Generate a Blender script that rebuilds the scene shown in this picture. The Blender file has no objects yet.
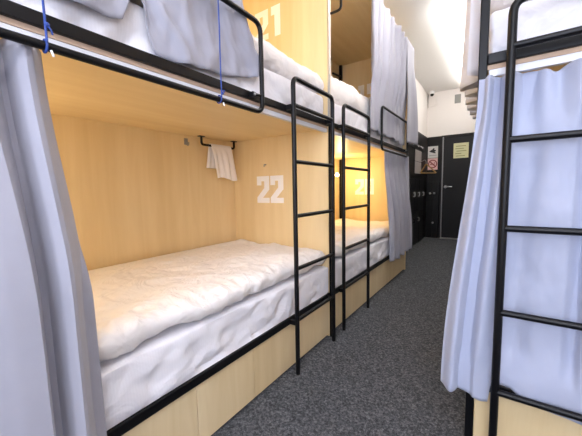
import bpy, bmesh, math, random
from mathutils import Vector, noise
random.seed(7)
SC = bpy.context.scene
COL = SC.collection
PI = math.pi

# ------------------------------------------------------------------ materials
def srgb(r, g, b):
    f = lambda c: (c/255/12.92) if c/255 <= .04045 else ((c/255+.055)/1.055)**2.4
    return (f(r), f(g), f(b), 1)

def new_mat(name, rough=.6, metal=0.0, col=(.8, .8, .8, 1), spec=.5):
    m = bpy.data.materials.new(name); m.use_nodes = True
    b = m.node_tree.nodes['Principled BSDF']
    b.inputs['Base Color'].default_value = col
    b.inputs['Roughness'].default_value = rough
    b.inputs['Metallic'].default_value = metal
    b.inputs['Specular IOR Level'].default_value = spec
    return m

def nodes(m): return m.node_tree.nodes, m.node_tree.links, m.node_tree.nodes['Principled BSDF']

def tex_coord(m, scale):
    n, l, b = nodes(m)
    tc = n.new('ShaderNodeTexCoord'); mp = n.new('ShaderNodeMapping')
    mp.inputs['Scale'].default_value = scale
    l.new(tc.outputs['Object'], mp.inputs['Vector'])
    return mp.outputs['Vector']

def add_noise(m, vec, scale, detail=4, rough=.55, dist=0):
    n, l, b = nodes(m)
    t = n.new('ShaderNodeTexNoise'); t.inputs['Scale'].default_value = scale
    t.inputs['Detail'].default_value = detail; t.inputs['Roughness'].default_value = rough
    t.inputs['Distortion'].default_value = dist
    l.new(vec, t.inputs['Vector'])
    return t.outputs['Fac']

def ramp(m, fac, stops):
    n, l, b = nodes(m)
    r = n.new('ShaderNodeValToRGB'); e = r.color_ramp.elements
    e[0].position, e[0].color = stops[0]; e[1].position, e[1].color = stops[-1]
    for p, c in stops[1:-1]:
        x = e.new(p); x.color = c
    l.new(fac, r.inputs['Fac'])
    return r.outputs['Color']

def bump(m, fac, strength=.3, dist=.01):
    n, l, b = nodes(m)
    bp = n.new('ShaderNodeBump'); bp.inputs['Strength'].default_value = strength
    bp.inputs['Distance'].default_value = dist
    l.new(fac, bp.inputs['Height']); l.new(bp.outputs['Normal'], b.inputs['Normal'])

def wood_mat(name, c1, c2, c3, scale):
    m = new_mat(name, .42); n, l, b = nodes(m)
    v = tex_coord(m, scale)
    f = add_noise(m, v, 1.0, 6, .6, .6)
    f2 = add_noise(m, v, .25, 2, .5, .3)
    mx = n.new('ShaderNodeMath'); mx.operation = 'MULTIPLY_ADD'
    mx.inputs[1].default_value = .5; l.new(f, mx.inputs[0])
    m2 = n.new('ShaderNodeMath'); m2.operation = 'MULTIPLY'; m2.inputs[1].default_value = .5
    l.new(f2, m2.inputs[0]); l.new(m2.outputs[0], mx.inputs[2])
    l.new(ramp(m, mx.outputs[0], [(.33, c1), (.5, c2), (.66, c3)]), b.inputs['Base Color'])
    bump(m, f, .06, .004)
    return m

W1, W2, W3 = srgb(225, 199, 148), srgb(232, 208, 159), srgb(239, 217, 172)
WOODV = wood_mat('birch_ply_upright', W1, W2, W3, (16, 16, 1.3))      # grain runs up
WOODH = wood_mat('birch_ply_lengthwise', W1, W2, W3, (16, 1.3, 16))   # grain runs along the bunk
WOODX = wood_mat('birch_ply_crosswise', W1, W2, W3, (1.3, 16, 16))
WOODBASE = wood_mat('pale_ply_base', srgb(206, 182, 138), srgb(217, 195, 152), srgb(226, 206, 166), (14, 14, 1.2))
PLYEDGE = new_mat('ply_edge', .7, col=srgb(190, 164, 140))
BLACK = new_mat('black_powder_coat', .38, 0, srgb(9, 9, 12), .28)
_n = add_noise(BLACK, tex_coord(BLACK, (1, 1, 1)), 400, 2); bump(BLACK, _n, .05, .001)
TRACK = new_mat('white_track', .4, col=srgb(218, 220, 226))
ALU = new_mat('brushed_aluminium', .4, .8, srgb(175, 172, 168))
WHITEEDGE = new_mat('cream_edge_band', .5, col=srgb(240, 230, 214))
PAINT = new_mat('white_stencil_paint', .7, col=srgb(252, 250, 247))

def cloth_mat(name, col, col2, weave=900, bs=.15, sheen=.2):
    m = new_mat(name, .9, col=col, spec=.2); n, l, b = nodes(m)
    v = tex_coord(m, (1, 1, 1))
    f = add_noise(m, v, 5, 4)
    l.new(ramp(m, f, [(.3, col), (.7, col2)]), b.inputs['Base Color'])
    w = add_noise(m, v, weave, 2)
    bump(m, w, bs, .001)
    b.inputs['Sheen Weight'].default_value = sheen
    return m
def crumple(m, scale, strength):
    n, l, b = nodes(m)
    v = tex_coord(m, (1, 1, 1))
    f = add_noise(m, v, scale, 3, .5, 1.6)
    bp = n.new('ShaderNodeBump'); bp.inputs['Strength'].default_value = strength; bp.inputs['Distance'].default_value = .02
    l.new(f, bp.inputs['Height'])
    old = b.inputs['Normal'].links[0].from_node
    l.new(bp.outputs['Normal'], old.inputs['Normal'])
CURTAIN = cloth_mat('grey_lavender_curtain', srgb(156, 156, 167), srgb(163, 163, 174))
CURTAINW = cloth_mat('pale_blue_grey_curtain', srgb(166, 172, 193), srgb(172, 178, 198))
CURTAINC = cloth_mat('off_white_curtain', srgb(232, 231, 236), srgb(237, 236, 240))
DUVET = cloth_mat('white_duvet_cotton', srgb(236, 231, 228), srgb(242, 238, 235), 300, .2)
TOWEL = cloth_mat('white_terry', srgb(248, 246, 246), srgb(252, 250, 250), 500, .6)

SHEET = cloth_mat('white_striped_sheet', srgb(226, 225, 231), srgb(232, 231, 236), 300, .15)
n, l, b = nodes(SHEET)
wv = n.new('ShaderNodeTexWave'); wv.bands_direction = 'Y'; wv.inputs['Scale'].default_value = 34
wv.inputs['Distortion'].default_value = .4
l.new(tex_coord(SHEET, (1, 1, 1)), wv.inputs['Vector'])
mixn = n.new('ShaderNodeMix'); mixn.data_type = 'RGBA'; mixn.blend_type = 'MULTIPLY'
mixn.inputs['Factor'].default_value = .025
src = b.inputs['Base Color'].links[0].from_socket
l.new(src, mixn.inputs['A']); l.new(wv.outputs['Color'], mixn.inputs['B'])
l.new(mixn.outputs['Result'], b.inputs['Base Color'])

crumple(DUVET, 9, .75); crumple(SHEET, 6, .7)
CARPET = new_mat('charcoal_carpet', .95, col=srgb(70, 70, 72), spec=.1)
n, l, b = nodes(CARPET)
v = tex_coord(CARPET, (1, 1, 1))
f = add_noise(CARPET, v, 95, 5, .85)
l.new(ramp(CARPET, f, [(.36, srgb(36, 38, 42)), (.5, srgb(75, 77, 81)), (.64, srgb(124, 126, 130))]), b.inputs['Base Color'])
bump(CARPET, f, .6, .006)

WALLW = new_mat('white_wall_paint', .85, col=srgb(236, 231, 227))
bump(WALLW, add_noise(WALLW, tex_coord(WALLW, (1, 1, 1)), 60, 4), .05, .003)
CEIL = new_mat('white_ceiling_paint', .9, col=srgb(240, 238, 235))
BLKWALL = new_mat('black_wall_panel', .5, col=srgb(19, 18, 19), spec=.35)
bump(BLKWALL, add_noise(BLKWALL, tex_coord(BLKWALL, (1, 1, 1)), 40, 3), .04, .002)
BLKDOOR = new_mat('black_door_laminate', .5, col=srgb(21, 21, 24), spec=.35)
BLKLOCK = new_mat('black_locker_laminate', .4, col=srgb(11, 11, 13), spec=.35)
STEEL = new_mat('satin_steel', .3, .9, srgb(190, 190, 192))
BLUE = new_mat('blue_cord', .7, col=srgb(44, 72, 150))
WHITEPL = new_mat('white_plastic', .4, col=srgb(236, 236, 238))
GREYPL = new_mat('grey_plastic', .5, col=srgb(150, 150, 146))
GREYBOARD = new_mat('grey_board', .6, col=srgb(165, 158, 157))
WOODHANG = new_mat('hanger_wood', .5, col=srgb(168, 128, 70))
SIGNW = new_mat('sign_white', .5, col=srgb(226, 224, 220))
SIGNP = new_mat('sign_pink', .5, col=srgb(238, 196, 192))
SIGNR = new_mat('sign_red', .5, col=srgb(150, 52, 52))
SIGNK = new_mat('sign_black', .5, col=srgb(45, 45, 47))
NOTICE = new_mat('pale_yellow_notice', .5, col=srgb(216, 214, 170))
NOTICET = new_mat('notice_print', .6, col=srgb(150, 146, 96))
GLASS = new_mat('camera_lens', .1, col=srgb(18, 18, 20))

def emit_mat(name, col, strength):
    m = bpy.data.materials.new(name); m.use_nodes = True
    n, l = m.node_tree.nodes, m.node_tree.links
    n.clear(); e = n.new('ShaderNodeEmission'); o = n.new('ShaderNodeOutputMaterial')
    e.inputs['Color'].default_value = col; e.inputs['Strength'].default_value = strength
    l.new(e.outputs[0], o.inputs['Surface'])
    return m
E_STRIP = emit_mat('strip_light_diffuser', srgb(255, 250, 244), 17.0)
E_STRIP3 = emit_mat('added_middle_strip_diffuser', srgb(255, 250, 246), 27.0)
E_STRIP2 = emit_mat('added_near_strip_diffuser', srgb(246, 247, 255), 22.0)
E_SKY = emit_mat('daylit_window_pane', srgb(226, 234, 255), 8.5)
E_BULB = emit_mat('warm_bulb', srgb(255, 226, 170), 30.0)

# ------------------------------------------------------------------ mesh helpers
def B(): return bmesh.new()

def box(bm, x0, x1, y0, y1, z0, z1, bev=0.0, seg=2):
    r = bmesh.ops.create_cube(bm, size=1)
    vs = r['verts']
    for v_ in vs:
        v_.co = Vector(((x0+x1)/2 + v_.co.x*(x1-x0), (y0+y1)/2 + v_.co.y*(y1-y0), (z0+z1)/2 + v_.co.z*(z1-z0)))
    if bev > 0:
        es = list({e for v_ in vs for e in v_.link_edges})
        bmesh.ops.bevel(bm, geom=es, offset=bev, segments=seg, affect='EDGES', profile=.5)
    return bm

def fillet(pts, rad, n=5, closed=False):
    pts = [Vector(p) for p in pts]; out = []; N = len(pts)
    for i, p in enumerate(pts):
        if not closed and i in (0, N-1): out.append(p); continue
        a, c = pts[(i-1) % N], pts[(i+1) % N]
        u, w = (a-p), (c-p)
        r = min(rad, u.length*.49, w.length*.49)
        s, e = p+u.normalized()*r, p+w.normalized()*r
        for k in range(n+1):
            t = k/n
            out.append((1-t)**2*s + 2*t*(1-t)*p + t*t*e)
    return out

def tube(bm, pts, r, seg=12, closed=False):
    pts = [Vector(p) for p in pts]; N = len(pts); rings = []
    prev = None
    for i, p in enumerate(pts):
        if closed: t = pts[(i+1) % N]-pts[i-1]
        else: t = pts[min(i+1, N-1)]-pts[max(i-1, 0)]
        t.normalize()
        if prev is None:
            a = Vector((0, 0, 1)) if abs(t.z) < .9 else Vector((1, 0, 0))
            nrm = (a - t*a.dot(t)).normalized()
        else:
            nrm = (prev - t*prev.dot(t)).normalized()
        prev = nrm; bn = t.cross(nrm)
        rr = r[i] if isinstance(r, (list, tuple)) else r
        rings.append([bm.verts.new(p + (nrm*math.cos(2*PI*k/seg) + bn*math.sin(2*PI*k/seg))*rr) for k in range(seg)])
    M = N if closed else N-1
    for i in range(M):
        A, C = rings[i], rings[(i+1) % N]
        for k in range(seg):
            bm.faces.new((A[k], A[(k+1) % seg], C[(k+1) % seg], C[k]))
    if not closed:
        bm.faces.new(rings[0][::-1]); bm.faces.new(rings[-1])
    return bm

def prism(bm, poly, place, d0, d1):
    """poly in 2-D, place(u, v, d) -> point; extruded from d0 to d1"""
    A = [bm.verts.new(place(u, w, d0)) for u, w in poly]
    C = [bm.verts.new(place(u, w, d1)) for u, w in poly]
    bm.faces.new(A[::-1]); bm.faces.new(C)
    for i in range(len(poly)):
        j = (i+1) % len(poly)
        bm.faces.new((A[i], A[j], C[j], C[i]))
    return bm

def lathe(bm, prof, place, seg=20):
    """prof: (radius, axis) pairs; place(a, b, t)"""
    rings = []
    for r, t in prof:
        rings.append([bm.verts.new(place(r*math.cos(2*PI*k/seg), r*math.sin(2*PI*k/seg), t)) for k in range(seg)])
    for A, C in zip(rings, rings[1:]):
        for k in range(seg):
            bm.faces.new((A[k], A[(k+1) % seg], C[(k+1) % seg], C[k]))
    bm.faces.new(rings[0][::-1]); bm.faces.new(rings[-1])
    return bm

def grid(bm, fn, nu, nv):
    g = [[bm.verts.new(fn(i/nu, j/nv)) for j in range(nv+1)] for i in range(nu+1)]
    for i in range(nu):
        for j in range(nv):
            bm.faces.new((g[i][j], g[i+1][j], g[i+1][j+1], g[i][j+1]))
    return bm

def obj(name, bm, mat, parent=None, smooth=False, origin=None, solid=0, sub=0):
    bmesh.ops.recalc_face_normals(bm, faces=bm.faces)
    off = Vector((0, 0, 0))
    p = parent
    while p is not None: off += p.location; p = p.parent
    if parent is None:
        if origin is None:
            xs = [v_.co.x for v_ in bm.verts]; ys = [v_.co.y for v_ in bm.verts]; zs = [v_.co.z for v_ in bm.verts]
            origin = ((min(xs)+max(xs))/2, (min(ys)+max(ys))/2, min(zs))
        off = Vector(origin)
    bmesh.ops.translate(bm, verts=bm.verts, vec=-off)
    me = bpy.data.meshes.new(name); bm.to_mesh(me); bm.free()
    me.materials.append(mat)
    if smooth:
        me.polygons.foreach_set('use_smooth', [True]*len(me.polygons))
        try: me.set_sharp_from_angle(angle=math.radians(50))
        except Exception: pass
    o = bpy.data.objects.new(name, me); COL.objects.link(o)
    if parent is not None: o.parent = parent
    else: o.location = off
    if solid:
        s = o.modifiers.new('thickness', 'SOLIDIFY'); s.thickness = solid; s.offset = 0
    if sub:
        s = o.modifiers.new('smooth', 'SUBSURF'); s.levels = sub; s.render_levels = sub
    return o

def sinterp(tab, x):
    if x <= tab[0][0]: return tab[0][1]
    for (a, va), (c, vc) in zip(tab, tab[1:]):
        if x <= c: return va + (vc-va)*ss(a, c, x)
    return tab[-1][1]

def tag(o, label, cat, group=None):
    o['label'] = label; o['category'] = cat
    if group: o['group'] = group
    return o

def thing(name, label, cat, loc, group=None):
    o = bpy.data.objects.new(name, None); COL.objects.link(o); o.location = loc
    o.empty_display_size = .1
    return tag(o, label, cat, group)

def struct(name, bm, m, **k):
    o = obj(name, bm, m, **k)
    if o.parent is None: o['kind'] = 'structure'
    return o

def fbm(x, y, z, o=4): return noise.fractal(Vector((x, y, z)), 1.0, 2.0, o)
def ss(a, b_, x):
    t = max(0, min(1, (x-a)/(b_-a))); return t*t*(3-2*t)
def interp(tab, x):
    if x <= tab[0][0]: return tab[0][1]
    for (a, va), (c, vc) in zip(tab, tab[1:]):
        if x <= c: return va + (vc-va)*(x-a)/(c-a)
    return tab[-1][1]

# ------------------------------------------------------------------ room
CZ, YB, XR, YF = 2.80, 6.45, 2.00, -1.60
XW = -1.82        # wall behind the bunks
XL = -1.22        # wall further down the corridor
YJ = 3.80         # where the wall steps out
struct('floor', box(B(), XW-.1, XR+.1, YF-.1, YB+.1, -.1, 0), CARPET)
struct('ceiling', box(B(), XW-.1, XR+.1, YF-.1, YB+.1, CZ, CZ+.1), CEIL)
struct('wall_left', box(B(), XW-.1, XW, YF-.1, YJ, 0, CZ), WALLW)
struct('wall_left_corridor', box(B(), XW-.1, XL, YJ, YB, 0, CZ), WALLW)
struct('wall_back', box(B(), XW-.1, XR+.1, YB, YB+.1, 0, CZ), WALLW)
struct('wall_right', box(B(), XR, XR+.1, YF-.1, YB, 0, CZ), WALLW)
# wall behind the camera, with a window opening
w0, w1, wz0, wz1 = -.75, 1.55, .85, 2.35
bm = B()
box(bm, XW-.1, w0, YF-.1, YF, 0, CZ); box(bm, w1, XR+.1, YF-.1, YF, 0, CZ)
box(bm, w0, w1, YF-.1, YF, 0, wz0); box(bm, w0, w1, YF-.1, YF, wz1, CZ)
struct('wall_front', bm, WALLW)
win = bpy.data.objects.new('window_1', None); COL.objects.link(win); win.location = ((w0+w1)/2, YF-.05, wz0); win['kind'] = 'structure'
bm = B()
for a in (w0, (w0+w1)/2-.02, w1-.04): box(bm, a, a+.04, YF-.07, YF-.02, wz0, wz1)
for a in (wz0, wz1-.04): box(bm, w0, w1, YF-.07, YF-.02, a, a+.04)
obj('window_frame', bm, WHITEPL, win)
obj('window_pane', box(B(), w0, w1, YF-.09, YF-.08, wz0, wz1), E_SKY, win)

# black lower cladding on the far walls
DZ = 1.965
bm = B(); box(bm, XL, XL+.012, YJ+.02, YB, 0, DZ)
struct('trim_1', bm, BLKWALL)
DX0, DX1 = -.925, -.02     # door opening
bm = B(); box(bm, XL+.013, DX0-.03, YB-.014, YB, 0, DZ); box(bm, DX1+.03, XR-.01, YB-.014, YB, 0, DZ)
struct('trim_2', bm, BLKWALL)
door = bpy.data.objects.new('door_1', None); COL.objects.link(door); door.location = ((DX0+DX1)/2, YB-.02, 0); door['kind'] = 'structure'
obj('door_leaf', box(B(), DX0+.012, DX1-.012, YB-.034, YB-.002, .012, DZ-.03, .003), BLKDOOR, door)
bm = B(); box(bm, DX0-.028, DX0-.004, YB-.05, YB, 0, DZ); box(bm, DX1+.004, DX1+.028, YB-.05, YB, 0, DZ)
box(bm, DX0-.028, DX1+.028, YB-.05, YB, DZ-.026, DZ)
obj('door_frame', bm, BLKWALL, door)
dm = new_mat('grey_door_strip', .35, .5, srgb(150, 150, 152))
obj('frame_strip', box(B(), DX0-.006, DX0+.012, YB-.056, YB-.036, .01, DZ-.027), dm, door)
obj('threshold', box(B(), DX0, DX1, YB-.13, YB-.05, 0, .014, .004), ALU, door)
bm = B()
lathe(bm, [(.027, 0), (.027, .008), (.012, .01), (.011, .05)], lambda a, c, t: Vector((-.865+a, YB-.034-t, .995+c)))
tube(bm, fillet([(-.865, YB-.08, .995), (-.80, YB-.085, .998), (-.745, YB-.08, .996)], .02), .010)
h = obj('door_handle', bm, STEEL, door, smooth=True); h['label'] = 'steel lever handle'

# ------------------------------------------------------------------ bunk units on the left
XF = -.92     # front plane of the bunks
XBK = -1.79   # back panel
def digit(bm, ch, place, w, hgt, d0, d1):
    s = w/.58
    D = {'2': [[(0, 1), (.58, 1), (.58, .50), (.27, .19), (.58, .19), (.58, 0), (0, 0), (0, .20), (.35, .56), (.35, .81), (.21, .81), (.21, .66), (0, .66)]],
         '1': [[(.08, 1), (.46, 1), (.46, 0), (.22, 0), (.22, .72), (.08, .72)]],
         '0': [[(0, 1), (.27, 1), (.27, .81), (.21, .81), (.21, .19), (.27, .19), (.27, 0), (0, 0)],
               [(.31, 1), (.58, 1), (.58, 0), (.31, 0), (.31, .19), (.37, .19), (.37, .81), (.31, .81)]],
         '9': [[(0, 1), (.27, 1), (.27, .82), (.21, .82), (.21, .57), (.27, .57), (.27, .38), (0, .38)],
               [(.31, 1), (.58, 1), (.58, 0), (.02, 0), (.02, .19), (.37, .19), (.37, .38), (.31, .38), (.31, .57), (.37, .57), (.37, .82), (.31, .82)]]}[ch]
    for poly in D:
        prism(bm, [(u*s, v_*hgt) for u, v_ in poly], place, d0, d1)

def number(name_txt, x0, yface, z0, w, hgt, parent):
    bm = B()
    for i, ch in enumerate(name_txt):
        xx = x0 + i*(w+.012)
        digit(bm, ch, lambda u, v_, d, xx=xx: Vector((xx+u, yface-d, z0+v_)), w, hgt, .0002, .0022)
    o = obj('bed_number', bm, PAINT, parent)
    o['label'] = 'white stencilled number ' + name_txt
    return o

def loop_yz(x, y0, y1, z0, z1, r): return fillet([(x, y0, z0), (x, y0, z1), (x, y1, z1), (x, y1, z0)], r, 6, True)

def bunk(y0, y1, label, nums, canopy_z, seams, guard, near_panel, posts, bar_y):
    root = thing('bunk_bed', label, 'bunk bed', ((XBK+XF)/2, (y0+y1)/2, 0), 'plywood bunk beds')
    obj('back_panel', box(B(), XBK, XBK+.018, y0, y1-.03, .0, canopy_z), WOODV, root)
    ep = obj('divider_panel', box(B(), XBK, -.916, y1-.03, y1, 0, canopy_z), WOODV, root)
    if near_panel: obj('edge_strip', box(B(), -.916, -.907, y1-.03, y1-.013, 1.435, canopy_z), ALU, ep)
    if near_panel: obj('edge_strip', box(B(), -.916, -.908, y1-.013, y1, 1.435, canopy_z), WHITEEDGE, ep)
    if near_panel:
        obj('divider_panel', box(B(), XBK, -.902, y0-.03, y0, 0, canopy_z), WOODV, root)
    obj('canopy_board', box(B(), XBK+.018, XF, y0, y1-.03, canopy_z-.018, canopy_z), WOODH, root)
    # lower platform, base boards, rail
    obj('platform', box(B(), XBK+.018, XF-.012, y0, y1-.03, .275, .30), WOODH, root)
    ys = [y0] + seams + [y1-.002]
    for a, c in zip(ys, ys[1:]):
        obj('base_panel', box(B(), XF-.012, XF, a+.002, c-.001, .014, .268, .002, 1), WOODBASE, root)
    obj('plinth', box(B(), XF-.06, XF-.025, y0+.01, y1-.01, 0, .014), BLKWALL, root)
    obj('lower_rail', box(B(), XF-.022, XF+.012, y0, y1, .268, .304, .003), BLACK, root)
    # upper deck
    d = obj('upper_deck', box(B(), XBK+.018, XF-.006, y0, y1-.03, 1.383, 1.397), WOODH, root)
    obj('deck_edge', box(B(), XF-.006, XF, y0, y1-.03, 1.383, 1.397), PLYEDGE, d)
    obj('upper_rail', box(B(), XF-.012, XF+.012, y0, y1, 1.397, 1.431, .003), BLACK, root)
    obj('curtain_track', box(B(), XF-.024, XF-.002, y0, y1-.03, 1.360, 1.383, .002), TRACK, root)
    # guard rail
    g0, g1 = guard
    g = obj('guard_rail', tube(B(), loop_yz(-.88, g0, g1, 1.343, 1.718, .045), .0105, 12, True), BLACK, root, smooth=True)
    for yy in (g0+.06, g1-.045):
        gb = obj('guard_bracket', box(B(), XF+.012, -.884, yy-.011, yy+.011, 1.402, 1.424, .002), BLACK, root)
        bm = B(); lathe(bm, [(.006, 0), (.006, .004), (.003, .006)], lambda a, c, t, yy=yy: Vector((-.884+t, yy+a, 1.413+c)), 10)
        obj('bolt', bm, STEEL, gb)
        bm = B(); tube(bm, [(-.884, yy, 1.413), (-.88, yy+(.045 if yy > g0+.1 else -.06), 1.413)], .006)
        obj('bracket_arm', bm, BLACK, gb, smooth=True)
    for (px, py, z0, z1, s) in posts:
        obj('post', box(B(), px-s/2, px+s/2, py-s/2, py+s/2, z0, z1, .003), BLACK, root)
    for (txt, zz, xx) in nums:
        number(txt, xx, y1-.03, zz, .119, .2, root)
    return root

U1 = bunk(-.30, 1.765, 'near plywood bunk bed with white stencilled numbers 21 and 22', [('22', .904, -1.528), ('21', 2.062, -1.50)],
          2.60, [.662, .985], (-.20, 1.05), True, [(-.899, 1.750, 0, 1.397, .030)], None)
U2 = bunk(1.768, 3.73, 'far plywood bunk bed with white stencilled numbers 19 and 20', [('20', .918, -1.558), ('19', 2.085, -1.535)],
          2.60, [2.905], (2.68, 3.57), False, [(-1.748, 3.675, .31, 1.382, .035), (-1.748, 3.675, 1.40, 2.58, .035)], None)
# grab handle on the front edge of the divider between the two bunks
bm = B(); tube(bm, fillet([(-.90, 1.75, 2.077), (-.83, 1.75, 2.077), (-.83, 1.75, 2.42), (-.90, 1.75, 2.42)], .025), .0075)
obj('grab_handle', bm, BLACK, U1, smooth=True)
# short arm on the corner post of the far bunk
bm = B(); tube(bm, [(-1.748, 3.66, 2.44), (-1.748, 3.45, 2.42)], .012)
obj('post_arm', bm, BLACK, U2, smooth=True)

# ------------------------------------------------------------------ ladders
def ladder(label, a0, a1, plane, axis, sgn, wall):
    """axis 'y': rails in the plane x = plane; axis 'x': rails in the plane y = plane. wall = coordinate of the bed rail it is bolted to"""
    P = (lambda s, z, o=0: (plane+o, s, z)) if axis == 'y' else (lambda s, z, o=0: (s, plane+o, z))
    root = thing('ladder', label, 'ladder', P((a0+a1)/2, 0), 'black bunk ladders')
    r = .0122; top = 1.555
    bm = B(); tube(bm, fillet([P(a0, 0), P(a0, top), P((a0+a1)/2, top)], .04, 6), r)
    obj('side_rail', bm, BLACK, root, smooth=True)
    bm = B(); tube(bm, fillet([P(a1, 0), P(a1, top), P((a0+a1)/2, top)], .04, 6), r)
    obj('side_rail', bm, BLACK, root, smooth=True)
    for k in range(5):
        z = .302+.28*k
        bm = B(); tube(bm, [P(a0, z), P(a1, z)], .0108); 
        obj('rung', bm, BLACK, root, smooth=True)
    for s in (a0, a1):
        for z in (.286, 1.414):
            bm = B()
            lo, hi = sorted((plane, wall))
            if axis == 'y': box(bm, lo, hi, s-.011, s+.011, z-.012, z+.012, .002)
            else: box(bm, s-.011, s+.011, lo, hi, z-.012, z+.012, .002)
            obj('mounting_bracket', bm, BLACK, root)
    return root
ladder('black steel ladder nearest bed 22, first on the left bunks', 1.27, 1.695, -.863, 'y', 1, XF+.0125)
ladder('black steel ladder further along, in front of bed 20', 1.872, 2.345, -.872, 'y', 1, XF+.0125)

# ------------------------------------------------------------------ bedding
def mattress(label, x0, x1, y0, y1, z0, z1, seed, group, axis='y'):
    bm = B(); nx, ny, nz = 24, 90, 12
    if axis == 'x': nx, ny = 90, 40
    r = .026
    def P(x, y, z):
        # rounded box with sheet folds
        c = Vector((min(max(x, x0+r), x1-r), min(max(y, y0+r), y1-r), min(z, z1-r)))
        d = Vector((x, y, z))-c
        if d.length > 0: d = d.normalized()*r
        p = c+d
        hz = (z-z0)/(z1-z0)
        w = 0
        s = y if axis == 'y' else x
        w += .020*fbm(s*4+seed, hz*1.4+s*2, seed)*(1-.3*hz)
        w += .0045*(abs(fbm(s*13+hz*3+seed, hz*2.5, 3+seed))-.2)*(1-hz)*1.5
        w += .030*(.3-abs(fbm(s*6-hz*1.6+seed, hz*1.2+s*2, seed+4, 3)))*ss(1.1, .2, hz)
        w += .012*(.3-abs(fbm(s*17-hz*2.5+seed, hz*1.5+s*5, seed+6, 2)))
        if d.length < 1e-6: return p
        nrm = d.normalized()
        if z <= z0+.001: w = 0
        if z >= z1-.001: w *= .3
        return p + nrm*(max(-.02, min(w, .010))-.010)
    def face(o, u, v_, nu, nv):
        o, u, v_ = Vector(o), Vector(u), Vector(v_)
        grid(bm, lambda a, c: P(*(o+u*a+v_*c)), nu, nv)
    X, Y, Z = x1-x0, y1-y0, z1-z0
    face((x0, y0, z0), (X, 0, 0), (0, Y, 0), nx, ny)
    face((x0, y0, z1), (X, 0, 0), (0, Y, 0), nx, ny)
    face((x0, y0, z0), (0, Y, 0), (0, 0, Z), ny, nz)
    face((x1, y0, z0), (0, Y, 0), (0, 0, Z), ny, nz)
    face((x0, y0, z0), (X, 0, 0), (0, 0, Z), nx, nz)
    face((x0, y1, z0), (X, 0, 0), (0, 0, Z), nx, nz)
    bmesh.ops.remove_doubles(bm, verts=bm.verts, dist=.0008)
    o = obj('mattress', bm, SHEET, smooth=True)
    return tag(o, label, 'mattress', group)

def duvet(label, x0, x1, y0, y1, z0, z1, seed, group, topfn=None, axis='y', fluff=1.0):
    """puffy comforter: closed cross-sections swept along its length; front edge at x1 (axis y) or y0 (axis x)"""
    if axis == 'x':   # swept along X, front towards -Y
        W, L = y1-y0, x1-x0
        place = lambda s, t, z: Vector((x0+t, y1-s, z))
    else:
        W, L = x1-x0, y1-y0
        place = lambda s, t, z: Vector((x0+s, y0+t, z))
    NT = int(L*110); NS = 80
    T = z1-z0
    bm = B(); rings = []
    for j in range(NT+1):
        t = L*j/NT
        e = min(t, L-t)
        ef = math.sqrt(max(0, 1-(1-min(1, e/.04))**2))*.9+.1
        ring = []
        # profile points: top from the back to the front, front bulge, underside
        prof = []
        for i in range(NS+1):
            prof.append((W*(.0+.915*i/NS), 1.0, 'top'))
        for i in range(1, 12):
            a = PI/2 - PI*i/11.
            prof.append((W*.915+W*.085*math.cos(a), .5+.5*math.sin(a), 'edge'))
        for i in range(1, 14):
            prof.append((W*.915*(1-i/13), 0.0, 'bot'))
        zt = topfn(t/L) if topfn else 0
        for (s, q, kind) in prof:
            X = s*8; Y = t*8
            d = 0; dx = 0
            if kind != 'bot':
                k = ss(0, .08, s) * (.25+.75*q)
                edge = ss(W*.60, W*.97, s)
                d = .020*fbm(s*2.3+seed, t*1.7, seed, 3)
                d += .024*(.30-abs(fbm(s*2.6+t*.9+seed*2, t*4.2-s*1.5, seed+5, 3)))
                d += .011*(.30-abs(fbm(s*9-t*4+seed, t*8, seed+9, 4)))*(.6+.4*edge)
                d += .004*(.30-abs(fbm(s*20+t*9+seed, t*22-s*8, seed+19, 3)))
                d += edge*.014*(.25-abs(fbm(t*16+seed, s*12, seed+2, 3)))
                d *= k*fluff
                dx = edge*min(0, .018*fbm(t*4+seed, 0, seed+3, 3) + .008*fbm(t*17, q*2, seed, 3) - .012)
                if kind == 'edge': d += .006*fbm(t*20, q*3, seed, 2)
            zz = z0 + T*q*ef + zt*q*ef + d*ef
            # underside lies on the mattress; front lip droops a touch
            if kind == 'edge' and q < .5: zz -= .016*math.sin(2*PI*(.5-q))*ef*(1+1.5*fbm(t*6+seed, 1, 2, 2))
            sh = min(1, ef+.6)
            ring.append(bm.verts.new(place(min(s, W*sh)+dx, t, zz)))
        rings.append(ring)
    n_ = len(rings[0])
    for A, C in zip(rings, rings[1:]):
        for k in range(n_):
            bm.faces.new((A[k], A[(k+1) % n_], C[(k+1) % n_], C[k]))
    bm.faces.new(rings[0]); bm.faces.new(rings[-1])
    o = obj('duvet', bm, DUVET, smooth=True)
    return tag(o, label, 'duvet', group)

MG, DG = 'bunk mattresses', 'white duvets on the bunks'
mattress('white sheeted mattress of bed 22, lower near bunk', -1.758, -.908, -.288, 1.733, .306, .497, 1.3, MG)
duvet('rumpled white duvet on lower bed 22', -1.752, -.908, -.28, 1.731, .512, .598, 2.1, DG)
mattress('white sheeted mattress of lower far bed 20', -1.758, -.908, 1.772, 3.66, .306, .497, 4.7, MG)
duvet('rumpled white duvet on lower far bed 20', -1.752, -.908, 1.774, 3.63, .512, .592, 5.2, DG)
mattress('white sheeted mattress of upper bed 21 behind guard rail', -1.758, -.935, -.288, 1.733, 1.400, 1.597, 7.9, MG)
duvet('white duvet on upper bed 21 beside the painted 21', -1.752, -.932, .35, 1.731, 1.612, 1.735, 8.4, DG)
mattress('white sheeted mattress of upper far bed 19', -1.758, -.940, 1.772, 3.64, 1.400, 1.597, 10.1, MG)
duvet('white duvet heaped on upper far bed 19', -1.752, -.945, 1.774, 3.5, 1.612, 1.80, 11.6, DG)

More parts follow.
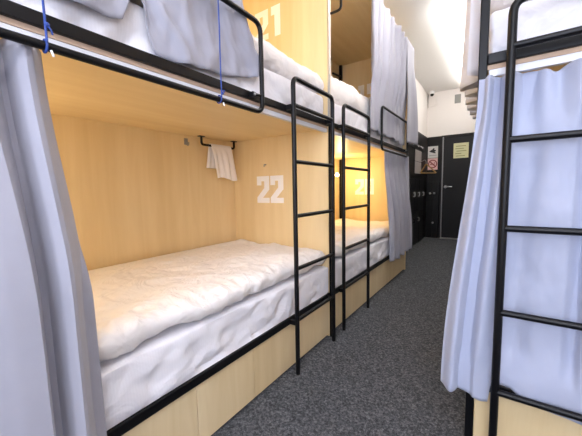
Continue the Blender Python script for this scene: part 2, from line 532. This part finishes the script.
# ------------------------------------------------------------------ curtains
CG = 'bunk privacy curtains'
def curtain(label, fn, nu, nv, mat=CURTAIN, group=CG, thick=.002):
    bm = grid(B(), fn, nu, nv)
    o = obj('curtain', bm, mat, smooth=True, solid=thick)
    return tag(o, label, 'curtain', group)

def pleat(p):   # rounded zig-zag in -1..1
    s = math.sin(p); return math.copysign(abs(s)**.8, s)

# near left curtain, pulled to the head of bed 22
PLAN_B = [(0, -.285, -.885), (.16, -.16, -.850), (.28, -.06, -.882), (.42, .09, -.850), (.52, .16, -.828), (.585, .205, -.820), (.625, .216, -.858), (.66, .226, -.895), (.70, .238, -.885), (.75, .253, -.836), (.79, .268, -.820), (.83, .278, -.826), (1, .336, -.930)]
PLAN_T = [(0, -.285, -.925), (.16, -.19, -.905), (.28, -.12, -.945), (.42, .03, -.922), (.52, .11, -.897), (.585, .165, -.895), (.625, .185, -.925), (.66, .20, -.958), (.70, .212, -.955), (.75, .225, -.912), (.79, .238, -.895), (.83, .252, -.900), (1, .288, -.965)]
def f_near(u, v_):
    k = ss(0, .55, v_)*.75 + .25*v_
    g = lambda T, i: interp([(p[0], p[i]) for p in T], u)
    y = g(PLAN_T, 1)*(1-k) + g(PLAN_B, 1)*k
    x = g(PLAN_T, 2)*(1-k) + g(PLAN_B, 2)*k
    x += .006*fbm(y*5, v_*3, 1.7)*k + .004*math.sin(v_*9+u*5)*k
    z = 1.357 - v_*(1.357-.20) + .008*math.sin(u*14)*v_
    x = max(x, -.99 + .101*ss(1.05, .70, z))
    if z > 1.32: x = min(x, -.898)
    return Vector((x, y, z))
curtain('grey curtain at the near end of bed 22, partly out of frame', f_near, 120, 60)

# curtain of upper bed 21, tucked behind the guard rail
HEM = [(.0, 1.49), (.33, 1.484), (.44, 1.488), (.475, 1.500), (.49, 1.545), (.505, 1.585), (.525, 1.60), (.545, 1.575), (.558, 1.48), (.575, 1.440), (.64, 1.434), (.75, 1.444), (.90, 1.466), (1.02, 1.492), (1.095, 1.515)]
def f_up(u, v_):
    y = -.26 + u*1.355
    zt, zb = 2.56, interp(HEM, y)
    z = zt + (zb-zt)*v_
    k = ss(.3, 1, v_)
    yy = y - .13*ss(.75, 1.095, y)*ss(1.48, 1.80, z)     # right edge leans
    fold = .016*math.sin(y*19+1.2*math.sin(v_*3)) + .007*math.sin(y*47+v_*2)
    swoop = .018*math.exp(-((y-.585-.10*ss(.75, 1, v_)**2+ .04*ss(1, .6, v_))/.022)**2)
    x = -.913 + fold*(1-.35*k) + swoop*k + .010*fbm(y*5, z*6, 4.1)*k + .022*(.3-abs(fbm(y*6+z*4, z*5-y*3, 9.3)))*ss(.5, .9, v_)
    if z < 1.75: x = max(-.927, min(-.894, x))
    return Vector((x, yy, z))
curtain('grey curtain draped behind the guard rail of upper bed 21', f_up, 170, 70)

# far upper curtain of bed 19: main part inside the guard rail
def f_far_up(u, v_):
    y = 2.46 + u*1.11
    z = 2.575 - v_*(2.575-1.49) - .010*math.sin(u*30)*v_ - .025*ss(.5, .9, u)*v_
    low = ss(2.05, 1.78, z)
    p = pleat(u*PI*2*7+.9*math.sin(u*8)) + .25*math.sin(u*61+v_*3)
    p *= 1-.75*ss(.86, .97, u)
    x = -.897 + .034*p + .008*fbm(u*9, v_*3, 2.2)
    x = x*(1-low) + low*(-.910 + .011*p)
    y += .012*math.sin(u*37+v_*4)*v_ + .03*(u-.5)*-ss(.2, .8, v_)
    return Vector((x, y, z))
curtain('grey pleated curtain hanging inside guard rail of upper bed 19', f_far_up, 160, 40)
def f_far_side(u, v_):
    y = 3.46 + u*.30
    z = 2.575 - v_*(2.575-1.49)
    x = -.885 + .05*u*ss(0, .9, v_) + .02*ss(.0, .5, v_) + .008*pleat(u*PI*2*1.2+1)
    x = max(x, -.868)
    if z < 1.80: x = max(x, -.864)
    return Vector((x, y, z))
curtain('flat grey end curtain hanging outside guard rail of bed 19', f_far_side, 40, 40)
bm = B(); box(bm, -.917, -.897, 2.45, 3.69, 2.579, 2.597)
tag(obj('curtain_rail', bm, TRACK), 'white curtain rail on the canopy edge above upper bed 19', 'curtain rail')
# far lower curtain of bed 20
def f_far_low(u, v_):
    y0_, y1_ = 2.90+.06*v_, 3.70+.15*v_
    y = y0_ + u*(y1_-y0_)
    z = 1.358 - v_*(1.358-.262) + .008*math.sin(u*23)*v_
    a = .014+.028*ss(0, .6, v_)
    x = -.926 + .046*ss(.05, .8, v_) + a*pleat(u*PI*2*5) + .004*fbm(u*8, v_*2, 1)
    if z < .70: x = max(x, -.902)
    if y > 3.67: x = max(x, -.892)
    if z > 1.31 and y < 3.62: x = min(x, -.897)
    return Vector((x, y, z))
curtain('grey pleated curtain gathered at the far end of bed 20', f_far_low, 130, 50)

# ------------------------------------------------------------------ right bunk (its long side faces the camera)
YR = 1.225   # front plane
RX0, RX1 = -.076, 1.96
root = thing('bunk_bed', 'right bunk bed facing the camera with black corner post', 'bunk bed', ((RX0+RX1)/2, 1.65, 0), 'plywood bunk beds')
Y2 = 2.12
obj('post', box(B(), RX0, RX0+.026, YR, YR+.026, 0, 2.60, .003), BLACK, root)
obj('post', box(B(), RX0, RX0+.026, Y2-.026, Y2, 0, 2.60, .003), BLACK, root)
obj('upper_rail', box(B(), RX0+.026, RX1, YR-.012, YR+.02, 1.397, 1.431, .003), BLACK, root)
obj('upper_rail', box(B(), RX0+.002, RX0+.024, YR+.026, Y2-.026, 1.397, 1.431, .003), BLACK, root)
d = obj('upper_deck', box(B(), RX0+.024, RX1, YR+.006, Y2, 1.383, 1.397), WOODX, root)
obj('deck_edge', box(B(), RX0+.026, RX1, YR, YR+.006, 1.383, 1.397), PLYEDGE, d)
obj('curtain_track', box(B(), RX0+.03, RX1, YR+.002, YR+.024, 1.360, 1.383, .002), TRACK, root)
obj('lower_rail', box(B(), RX0+.026, RX1, YR-.012, YR+.022, .268, .304, .003), BLACK, root)
obj('platform', box(B(), RX0+.026, RX1, YR+.022, Y2, .275, .30), WOODX, root)
obj('base_panel', box(B(), RX0+.028, .62, YR, YR+.012, .014, .268, .002, 1), WOODBASE, root)
obj('base_panel', box(B(), .622, RX1, YR, YR+.012, .014, .268, .002, 1), WOODBASE, root)
obj('base_panel', box(B(), RX0+.004, RX0+.016, YR+.028, Y2-.028, .014, .268, .002, 1), WOODBASE, root)
obj('back_panel', box(B(), RX0, RX1, Y2, Y2+.018, 0, 2.60), WOODV, root)
obj('divider_panel', box(B(), RX1, RX1+.03, YR, Y2, 0, 2.60), WOODV, root)
obj('canopy_board', box(B(), RX0, RX1, YR+.03, Y2, 2.60, 2.618), WOODX, root)
ladder('black steel ladder on the right bunk against a pale curtain', .012, .452, 1.172, 'x', 1, YR-.0125)
mattress('white sheeted mattress on the right upper bunk', -.060, 1.94, YR+.030, 2.105, 1.400, 1.597, 13.3, MG, 'x')
duvet('white duvet on the right upper bunk', -.060, 1.93, YR+.030, 2.09, 1.612, 1.81, 15.0, DG, axis='x')

# lower curtain of the right bunk
def f_right(u, v_):
    # u runs from the loose left edge to the right wall
    XT = [(0, -.072), (.10, -.045), (.2, -.01), (.3, .045), (.42, .11), (.55, .19), (.72, .33), (1, .60)]
    XB = [(0, -.158), (.10, -.118), (.2, -.070), (.3, .012), (.42, .09), (.55, .185), (.72, .33), (1, .60)]
    x = interp(XT, u) + (interp(XB, u)-interp(XT, u))*ss(0, 1, v_)**.9
    zb = interp([(-.16, .262), (-.13, .250), (-.10, .252), (-.07, .246), (-.03, .234), (-.008, .238), (.0, .312), (.035, .314), (.055, .314), (.085, .292), (.13, .276), (.17, .268), (.30, .262), (.42, .262), (.435, .31), (.47, .31), (.48, .262), (.60, .262)], interp(XB, u))
    z = 1.357 + (zb-1.357)*v_ - .003*(1-v_)**6*(.5+.5*math.sin(u*34)) - .014*(1-v_)**6*math.exp(-((x-.125)/.018)**2)
    top = ss(.22, 0, v_)
    fold = sinterp([(0, .3), (.10, -.7), (.17, .9), (.235, -.9), (.30, .4), (.36, .4), (.46, -.6), (.53, -.5), (.575, .9), (.60, -.6), (.72, .3), (.85, -.5), (1, .4)], u)
    fine = math.sin(u*44)*top*1.2 + 1.7*math.exp(-((x-.085)/.026)**2)*math.exp(-(1.357-z)/.10)
    a = .022 + .022*ss(0, .4, v_)*ss(.45, .15, u)
    out = .006 + .035*ss(.25, 0, u)*ss(0, .7, v_) 
    yv = YR + .004 - out + a*fold*(1-.3*top) + .017*fine
    # soft bulges in the flat middle
    yv += .010*math.exp(-((z-.52-.25*(x-.1))/.09)**2)*ss(.25, .4, u) - .008*fbm(x*5, z*4, 7.7)*ss(.25, .4, u)
    yv += .004*fbm(x*14, z*9, 3.1)
    if x > -.05:
        q = ss(.46, .335, z)
        yv = yv*(1-q) + q*(1.1985 + .006*math.sin(x*38+1))
    else: yv = min(yv, YR-.018+.03*ss(.30, .55, z))
    lim = 1.188 if x > -.014 else 1.160
    yv = max(yv, lim)
    hi = YR+.022
    if x < -.04: hi = min(hi, YR-.004)
    elif x < .0: hi = min(hi, YR-.004+.0255*(x+.04)/.04)
    if z < .318: hi = min(hi, YR-.016)
    if z > 1.33: hi = min(hi, YR+.02)
    return Vector((x, min(yv, hi), z))
curtain('pale blue grey curtain closing the right lower bunk', f_right, 240, 90, CURTAINW)

# curtain on the corridor side, high up behind the post
def f_corr(u, v_):
    y = 1.42 + u*1.9
    zb = interp([(0, 1.44), (.12, 1.44), (.24, 1.53), (1, 1.615)], u)
    z = 2.60 + (zb-2.60)*v_
    x = -.105 - .062*ss(.1, .7, u) - .022*v_ + (.020+.022*v_)*pleat(u*PI*2*7)
    z = min(z, 2.593)
    return Vector((x, y, z))
curtain('pale curtain hanging high in the corridor behind the right post', f_corr, 170, 40, CURTAINC)
bm = B(); tube(bm, [(-.105, 1.38, 2.606), (-.135, 2.0, 2.606), (-.167, 3.35, 2.606)], .008)
for (xx, yy) in ((-.108, 1.45), (-.141, 2.25), (-.163, 3.1)): tube(bm, [(xx, yy, 2.606), (xx, yy, 2.80)], .005)
tag(obj('curtain_rail', bm, TRACK), 'ceiling curtain rail over the corridor behind the right post', 'curtain rail')

# ------------------------------------------------------------------ small things on the bunks
def cord(label, y, r, knot):
    root = thing('cord', label, 'cord', (-.868, y, 1.31), 'blue cords on the guard rail')
    bm = B()
    xo = -.88
    pts = [(xo+.0155, y, 1.732), (xo+.0155, y+.001, 1.6), (xo+.0155, y-.001, 1.45), (xo+.0155, y, 1.348)]
    tube(bm, pts, r, 8)
    for zz in (1.718, 1.343):
        tube(bm, [(xo+(.0114+r)*math.cos(a), y+.0, zz+(.0114+r)*math.sin(a)) for a in [2*PI*k/12 for k in range(12)]], r, 6, True)
    obj('rope', bm, BLUE, root, smooth=True)
    bm = B(); bmesh.ops.create_uvsphere(bm, u_segments=10, v_segments=8, radius=r*2.0)
    bmesh.ops.translate(bm, verts=bm.verts, vec=(xo+.0185, y+.002, 1.385 if knot else 1.362))
    tube(bm, fillet([(xo+.0185, y, 1.385 if knot else 1.362), (xo+.021, y+.008, 1.376), (xo+.019, y+.011, 1.366)], .01), r*.8, 8)
    obj('knot', bm, BLUE, root, smooth=True)
    bm = B(); tube(bm, [(xo+.016, y+.006, 1.331), (xo+.017, y+.010, 1.318)], [r*1.1, r*1.0], 8)
    tip = obj('cord_end', bm, WHITEPL, root, smooth=True); tip['label'] = 'white cord tip'
    return root
cord('thick blue cord tied on the guard rail nearest the camera', .272, .0027, True)
cord('thin blue cord tied near the far end of guard rail 21', .798, .0024, False)

# towel bar under the deck in bed 22 with towel over it
bx = -1.715
bm = B(); tube(bm, fillet([(bx, 1.378, 1.380), (bx, 1.378, 1.325), (bx, 1.688, 1.325), (bx, 1.688, 1.380)], .02), .0085)
r_ = thing('towel_bar', 'black towel bar under the deck above bed 22', 'towel bar', (bx, 1.53, 1.31))
obj('bar', bm, BLACK, r_, smooth=True)
for yy in (1.378, 1.688):
    obj('mounting_plate', box(B(), bx-.014, bx+.014, yy-.022, yy+.022, 1.3775, 1.3822, .001), BLACK, r_)
def f_towel(u, v_):
    # v from the back hem over the bar to the front hem
    Lb, Lf = .172, .25
    s = v_*(Lb+Lf) - Lb
    if s < 0: z = 1.337 + s; x = bx-.012-.004*ss(0, -.1, s)
    else: z = 1.337 - s; x = bx+.012+.010*ss(0, .1, s)
    if abs(s) < .02: x = bx + s/.02*.012; z = 1.325+math.sqrt(max(0, .0122**2-(s/.02*.012)**2))+ .0005
    sk = (-.045 if s < 0 else .035)*min(1, abs(s)/.25)
    y = 1.452 + u*(.19+.012*abs(s)/.2) + sk
    fold = .006*math.sin(u*11+1+s*4) + .004*math.sin(u*23)
    if abs(s) > .025: x += fold*min(1, (abs(s)-.025)/.08)
    if s > .1: z += (.012*math.sin(u*5+.5))*(s-.1)/.15
    return Vector((max(x, -1.768), y, z))
bm = grid(B(), f_towel, 36, 70)
tag(obj('towel', bm, TOWEL, smooth=True, solid=.0035), 'white hand towel draped over the bar in bed 22', 'towel')
# clear hook on the back panel and small peg on the divider
bm = B(); box(bm, XBK+.018, XBK+.022, 1.277, 1.307, 1.318, 1.362, .002)
tube(bm, fillet([(XBK+.022, 1.292, 1.345), (XBK+.026, 1.292, 1.318), (XBK+.046, 1.292, 1.312), (XBK+.048, 1.292, 1.333)], .01), .005)
tag(obj('wall_hook', bm, GREYPL, smooth=False), 'small grey hook on the wood wall left of the towel', 'hook')
bm = B(); tube(bm, [(-1.436, 1.735, 1.188), (-1.436, 1.715, 1.188), (-1.436, 1.712, 1.172)], .004)
tag(obj('peg', bm, ALU, smooth=True), 'tiny metal peg above the painted 22', 'peg')

# reading lamps
def lamp(label, x, y, z, power, arm, col=(1, .80, .42)):
    root = thing('reading_lamp', label, 'lamp', (x, y, z), 'reading lamps in the bunks')
    bm = B(); lathe(bm, [(.026, .0006), (.026, .012), (.010, .014), (.010, .02)], lambda a, c, t: Vector((x+t, y+a, z+c)))
    tube(bm, [(x+.018, y, z), (x+arm-.022, y, z)], .005)
    obj('lamp_arm', bm, BLACK, root, smooth=True)
    bm = B(); bmesh.ops.create_uvsphere(bm, u_segments=16, v_segments=10, radius=.022)
    bmesh.ops.translate(bm, verts=bm.verts, vec=(x+arm, y, z))
    obj('bulb', bm, E_BULB, root, smooth=True)
    ld = bpy.data.lights.new('bulb_light', 'POINT'); ld.energy = power; ld.color = col; ld.shadow_soft_size = .03
    lo = bpy.data.objects.new('bulb_light', ld); COL.objects.link(lo); lo.parent = root; lo.location = (arm+.056, 0, 0)
lamp('lit reading lamp on the back wall of bed 20', XBK+.018, 3.27, 1.165, 7, .165)
lamp('added unseen lamp behind the near curtain of bed 22', XBK+.018, -.02, 1.12, 4.5, .20, (1, .90, .68))  # added out of sight to warm the inside of this bunk
lamp('lit reading lamp on the back wall of upper bed 21', XBK+.018, .9, 2.25, 7, .12)

# ------------------------------------------------------------------ ceiling lights
def strip_light(label, x, y0, y1, w, mat):
    root = thing('ceiling_light', label, 'ceiling light', (x, (y0+y1)/2, CZ-.10), 'suspended strip lights')
    obj('housing', box(B(), x-w*.3, x+w*.3, y0, y1, CZ-.02, CZ, .004), WHITEPL, root)
    for yy in (y0+.3, y1-.3):
        bm = B(); tube(bm, [(x, yy, CZ-.02), (x, yy, CZ-.045)], .01); obj('hanger_rod', bm, WHITEPL, root)
    obj('diffuser', box(B(), x-w/2, x+w/2, y0, y1, CZ-.105, CZ-.045, .012), mat, root)
strip_light('lit white strip light along the far corridor ceiling', -.47, 3.4, 6.1, .10, E_STRIP)
strip_light('added unseen strip light on the ceiling in front of the middle bunks', -.35, 1.75, 2.85, .10, E_STRIP3)  # extra strip above the frame, added to brighten the far bunks and bedding
strip_light('added unseen strip light on the ceiling above the camera', .45, -1.45, .45, .10, E_STRIP2)  # added out of frame, set to the right to light the bunk fronts

# ------------------------------------------------------------------ far end of the corridor
yb = YB-.014
# signs
def sgn(x0, x1, z0, z1, mat, name, label):
    root = thing(name, label, 'sign', ((x0+x1)/2, yb, z0), 'signs at the corridor end')
    obj('sign_board', box(B(), x0, x1, yb-.004, yb, z0, z1, .001), mat, root)
    return root
sx0, sx1 = -1.192, -1.012
s1 = sgn(sx0, sx1, 1.562, 1.785, SIGNW, 'wall_sign', 'white sign with a black pictogram above the no smoking sign')
cx, cz = (sx0+sx1)/2, 1.69
PL = lambda u, v_, d: Vector((cx+u, yb-.004-d, cz+v_))
bm = B()
prism(bm, [(-.07, .0), (-.01, .035), (.01, .06), (.03, .055), (.02, .03), (.05, .02), (.055, .0), (.03, -.008), (.05, -.03), (.045, -.045), (.0, -.03), (-.03, -.02)], PL, .0002, .002)
obj('pictogram', bm, SIGNK, s1)
bm = B(); prism(bm, [(-.065, -.085), (.065, -.085), (.065, -.075), (-.065, -.075)], PL, .0002, .002)
obj('caption_line', bm, GREYBOARD, s1)
s2 = sgn(sx0, sx1, 1.332, 1.556, SIGNP, 'no_smoking_sign', 'pink no smoking sign with dark red ring on the black wall')
cz2 = 1.445
PL2 = lambda u, v_, d: Vector((cx+u, yb-.004-d, cz2+v_))
bm = B(); N = 28
ro, ri = .082, .064
A = [(ro*math.cos(2*PI*k/N), ro*math.sin(2*PI*k/N)) for k in range(N)]
C = [(ri*math.cos(2*PI*k/N), ri*math.sin(2*PI*k/N)) for k in range(N)]
for k in range(N):
    j = (k+1) % N
    prism(bm, [A[k], A[j], C[j], C[k]], PL2, .0002, .002)
c45 = math.sqrt(.5)
prism(bm, [((-.07-.009)*c45, (.07-.009)*c45), ((-.07+.009)*c45, (.07+.009)*c45), ((.07+.009)*c45, (-.07+.009)*c45), ((.07-.009)*c45, (-.07-.009)*c45)], PL2, .0004, .0024)
obj('prohibition_ring', bm, SIGNR, s2)
bm = B()
prism(bm, [(-.045, -.012), (.03, -.012), (.03, .004), (-.045, .004)], PL2, .0002, .0015)
prism(bm, [(.035, -.012), (.045, -.012), (.045, .004), (.035, .004)], PL2, .0002, .0015)
prism(bm, [(.035, .008), (.045, .008), (.04, .03), (.025, .035), (.03, .022)], PL2, .0002, .0015)
obj('cigarette', bm, SIGNR, s2)
# notice on the door
nx0, nx1, nz0, nz1 = -.745, -.50, 1.525, 1.80
s3 = thing('door_notice', 'pale yellow notice taped on the black door', 'sign', ((nx0+nx1)/2, YB-.034, nz0))
obj('paper', box(B(), nx0, nx1, YB-.0365, YB-.0345, nz0, nz1), NOTICE, s3)
bm = B()
for k, (a, c) in enumerate([(.04, .2), (.03, .17), (.05, .21), (.03, .13), (.04, .19)]):
    zz = nz1-.05-k*.045
    box(bm, nx0+a, nx0+c, YB-.0375, YB-.0366, zz-.012, zz)
obj('printed_lines', bm, NOTICET, s3)
# air vent, electrical box and camera high on the end wall
r_ = thing('air_vent', 'small grey vent high on the white end wall', 'vent', (-.70, YB, 2.53))
obj('frame', box(B(), -.755, -.655, YB-.012, YB-.001, 2.535, 2.69, .002), GREYPL, r_)
bm = B()
for k in range(6): box(bm, -.748, -.662, YB-.018, YB-.012, 2.545+k*.024, 2.553+k*.024)
obj('louvre', bm, GREYPL, r_)
r_ = thing('junction_box', 'white box in the upper left corner of the end wall', 'box', (-1.13, YB, 2.54))
obj('cover', box(B(), -1.205, -1.055, YB-.03, YB-.001, 2.545, 2.735, .004), WALLW, r_)
bm = B(); box(bm, -1.214, -1.208, YB-.014, YB-.003, 2.53, 2.775)
obj('cable_duct', bm, GREYPL, r_)
r_ = thing('security_camera', 'small dome camera with black lens at the ceiling corner', 'camera', (-1.13, YB-.09, 2.70))
bm = B(); lathe(bm, [(.045, .10), (.045, .07), (.035, .055)], lambda a, c, t: Vector((-1.13+a, YB-.09+c, 2.70+t)))
obj('mount', bm, WHITEPL, r_, smooth=True)
bm = B(); bmesh.ops.create_uvsphere(bm, u_segments=14, v_segments=10, radius=.032)
bmesh.ops.translate(bm, verts=bm.verts, vec=(-1.13, YB-.09, 2.745))
obj('lens', bm, GLASS, r_, smooth=True)

# black lockers along the left wall and a low black cabinet at the end wall
def upright_handle(x, y, z, hgt):
    bm = B(); tube(bm, fillet([(x, y, z-hgt/2), (x+.025, y, z-hgt/2), (x+.025, y, z+hgt/2), (x, y, z+hgt/2)], .01), .007)
    return bm
lx = XL+.013
for i, (a, c, lab) in enumerate([(4.98, 5.32, 'black locker on the left wall nearest the bunks'), (5.325, 5.66, 'middle black locker on the left wall'), (5.665, 6.02, 'black locker on the left wall nearest the door')]):
    r_ = thing('locker', lab, 'locker', (lx+.02, (a+c)/2, 0), 'black lockers')
    obj('body', box(B(), lx, lx+.02, a, c, 0, 1.15, .002), BLKLOCK, r_)
    for (z0, z1) in ((.02, .575), (.585, 1.14)):
        dd = obj('locker_door', box(B(), lx+.02, lx+.034, a+.006, c-.006, z0, z1, .003), BLKLOCK, r_)
        hh = obj('handle', upright_handle(lx+.034, c-.10, z0+.29 if z0 > .3 else z0+.42, .06), STEEL if z0 > .3 or i == 1 else BLACK, dd, smooth=True)
        if z0 > .3 or i == 1: hh['label'] = 'steel handle'
r_ = thing('cabinet', 'low black cabinet with two steel knobs under the signs', 'cabinet', (-1.08, YB-.06, 0))
obj('body', box(B(), -1.205+.02, -.965, YB-.075, YB-.015, 0, 1.10, .003), BLKLOCK, r_)
for (a, c, k) in ((-1.182, -1.078, -1.118), (-1.074, -.968, -1.045)):
    dd = obj('cabinet_door', box(B(), a, c, YB-.088, YB-.076, .02, 1.09, .003), BLKLOCK, r_)
    bm = B(); lathe(bm, [(.010, 0), (.010, .012), (.020, .018), (.020, .03), (.012, .034)], lambda a_, c_, t, k=k: Vector((k+a_, YB-.088-t, .875+c_)))
    obj('knob', bm, STEEL, dd, smooth=True)
bm = B(); lathe(bm, [(.012, 0), (.02, .006), (.02, .02)], lambda a_, c_, t: Vector((-1.06+a_, YB-.088-t, .30+c_)))
obj('lock', bm, STEEL, r_, smooth=True)
# coat rack above the lockers
r_ = thing('coat_rack', 'black coat rack with pale hooks on the left corridor wall', 'coat rack', (lx, 5.3, 1.6))
obj('board', box(B(), lx, lx+.02, 4.7, 6.1, 1.66, 1.74, .003), BLKLOCK, r_)
for yy in (4.82, 5.05, 5.42, 5.72):
    bm = B(); tube(bm, fillet([(lx+.02, yy, 1.72), (lx+.05, yy, 1.70), (lx+.06, yy, 1.67), (lx+.066, yy, 1.70)], .015), .008)
    obj('hook', bm, STEEL, r_, smooth=True)
r_ = thing('wall_board', 'grey two part board under the coat rack', 'board', (lx, 5.65, 1.24))
obj('upper_board', box(B(), lx, lx+.012, 5.42, 5.88, 1.45, 1.64, .002), GREYBOARD, r_)
obj('lower_board', box(B(), lx, lx+.012, 5.42, 5.88, 1.24, 1.44, .002), GREYBOARD, r_)
r_ = thing('coat_hanger', 'wooden coat hanger hanging by the black wall below the signs', 'hanger', (-1.08, 5.80, 1.25))
hy = 5.80
bm = B(); tube(bm, fillet([(-1.19, hy, 1.255), (-1.10, hy, 1.41), (-.93, hy, 1.245)], .02), .010, 8)
obj('shoulder_bar', bm, WOODHANG, r_, smooth=True)
bm = B(); tube(bm, [(-1.185, hy, 1.25), (-.935, hy, 1.243)], .008, 8)
obj('trouser_bar', bm, WOODHANG, r_, smooth=True)
bm = B(); tube(bm, fillet([(-1.10, hy, 1.405), (-1.10, hy, 1.46), (-1.13, hy, 1.49), (-1.155, hy, 1.46), (lx+.012, hy, 1.46)], .02), .004, 8)
obj('hook', bm, STEEL, r_, smooth=True)

# ------------------------------------------------------------------ world, camera, view
w = bpy.data.worlds.new('World'); SC.world = w; w.use_nodes = True
w.node_tree.nodes['Background'].inputs['Color'].default_value = (.6, .7, .9, 1)
w.node_tree.nodes['Background'].inputs['Strength'].default_value = .5

f_px, yaw, pitch, roll = 297.74, -.611811, -.0952151, -.01922067
cy_, sy_, cp, sp = math.cos(yaw), math.sin(yaw), math.cos(pitch), math.sin(pitch)
F = Vector((sy_*cp, cy_*cp, sp)); R0 = Vector((cy_, -sy_, 0)); U0 = R0.cross(F)
R = R0*math.cos(roll) + U0*math.sin(roll); U = -R0*math.sin(roll) + U0*math.cos(roll)
from mathutils import Matrix
cd = bpy.data.cameras.new('camera'); cam = bpy.data.objects.new('camera', cd); COL.objects.link(cam)
cam.matrix_world = Matrix(((R.x, U.x, -F.x, 0), (R.y, U.y, -F.y, 0), (R.z, U.z, -F.z, 1.0), (0, 0, 0, 1)))
cd.sensor_fit = 'HORIZONTAL'; cd.sensor_width = 36; cd.lens = 36*f_px/582
cd.clip_start = .02
SC.camera = cam
SC.view_settings.view_transform = 'Standard'; SC.view_settings.look = 'None'
SC.view_settings.exposure = .15; SC.view_settings.gamma = 1; SC.view_settings.use_curve_mapping = False
SC.cycles.use_denoising = True
SC.cycles.max_bounces = 12; SC.cycles.diffuse_bounces = 8
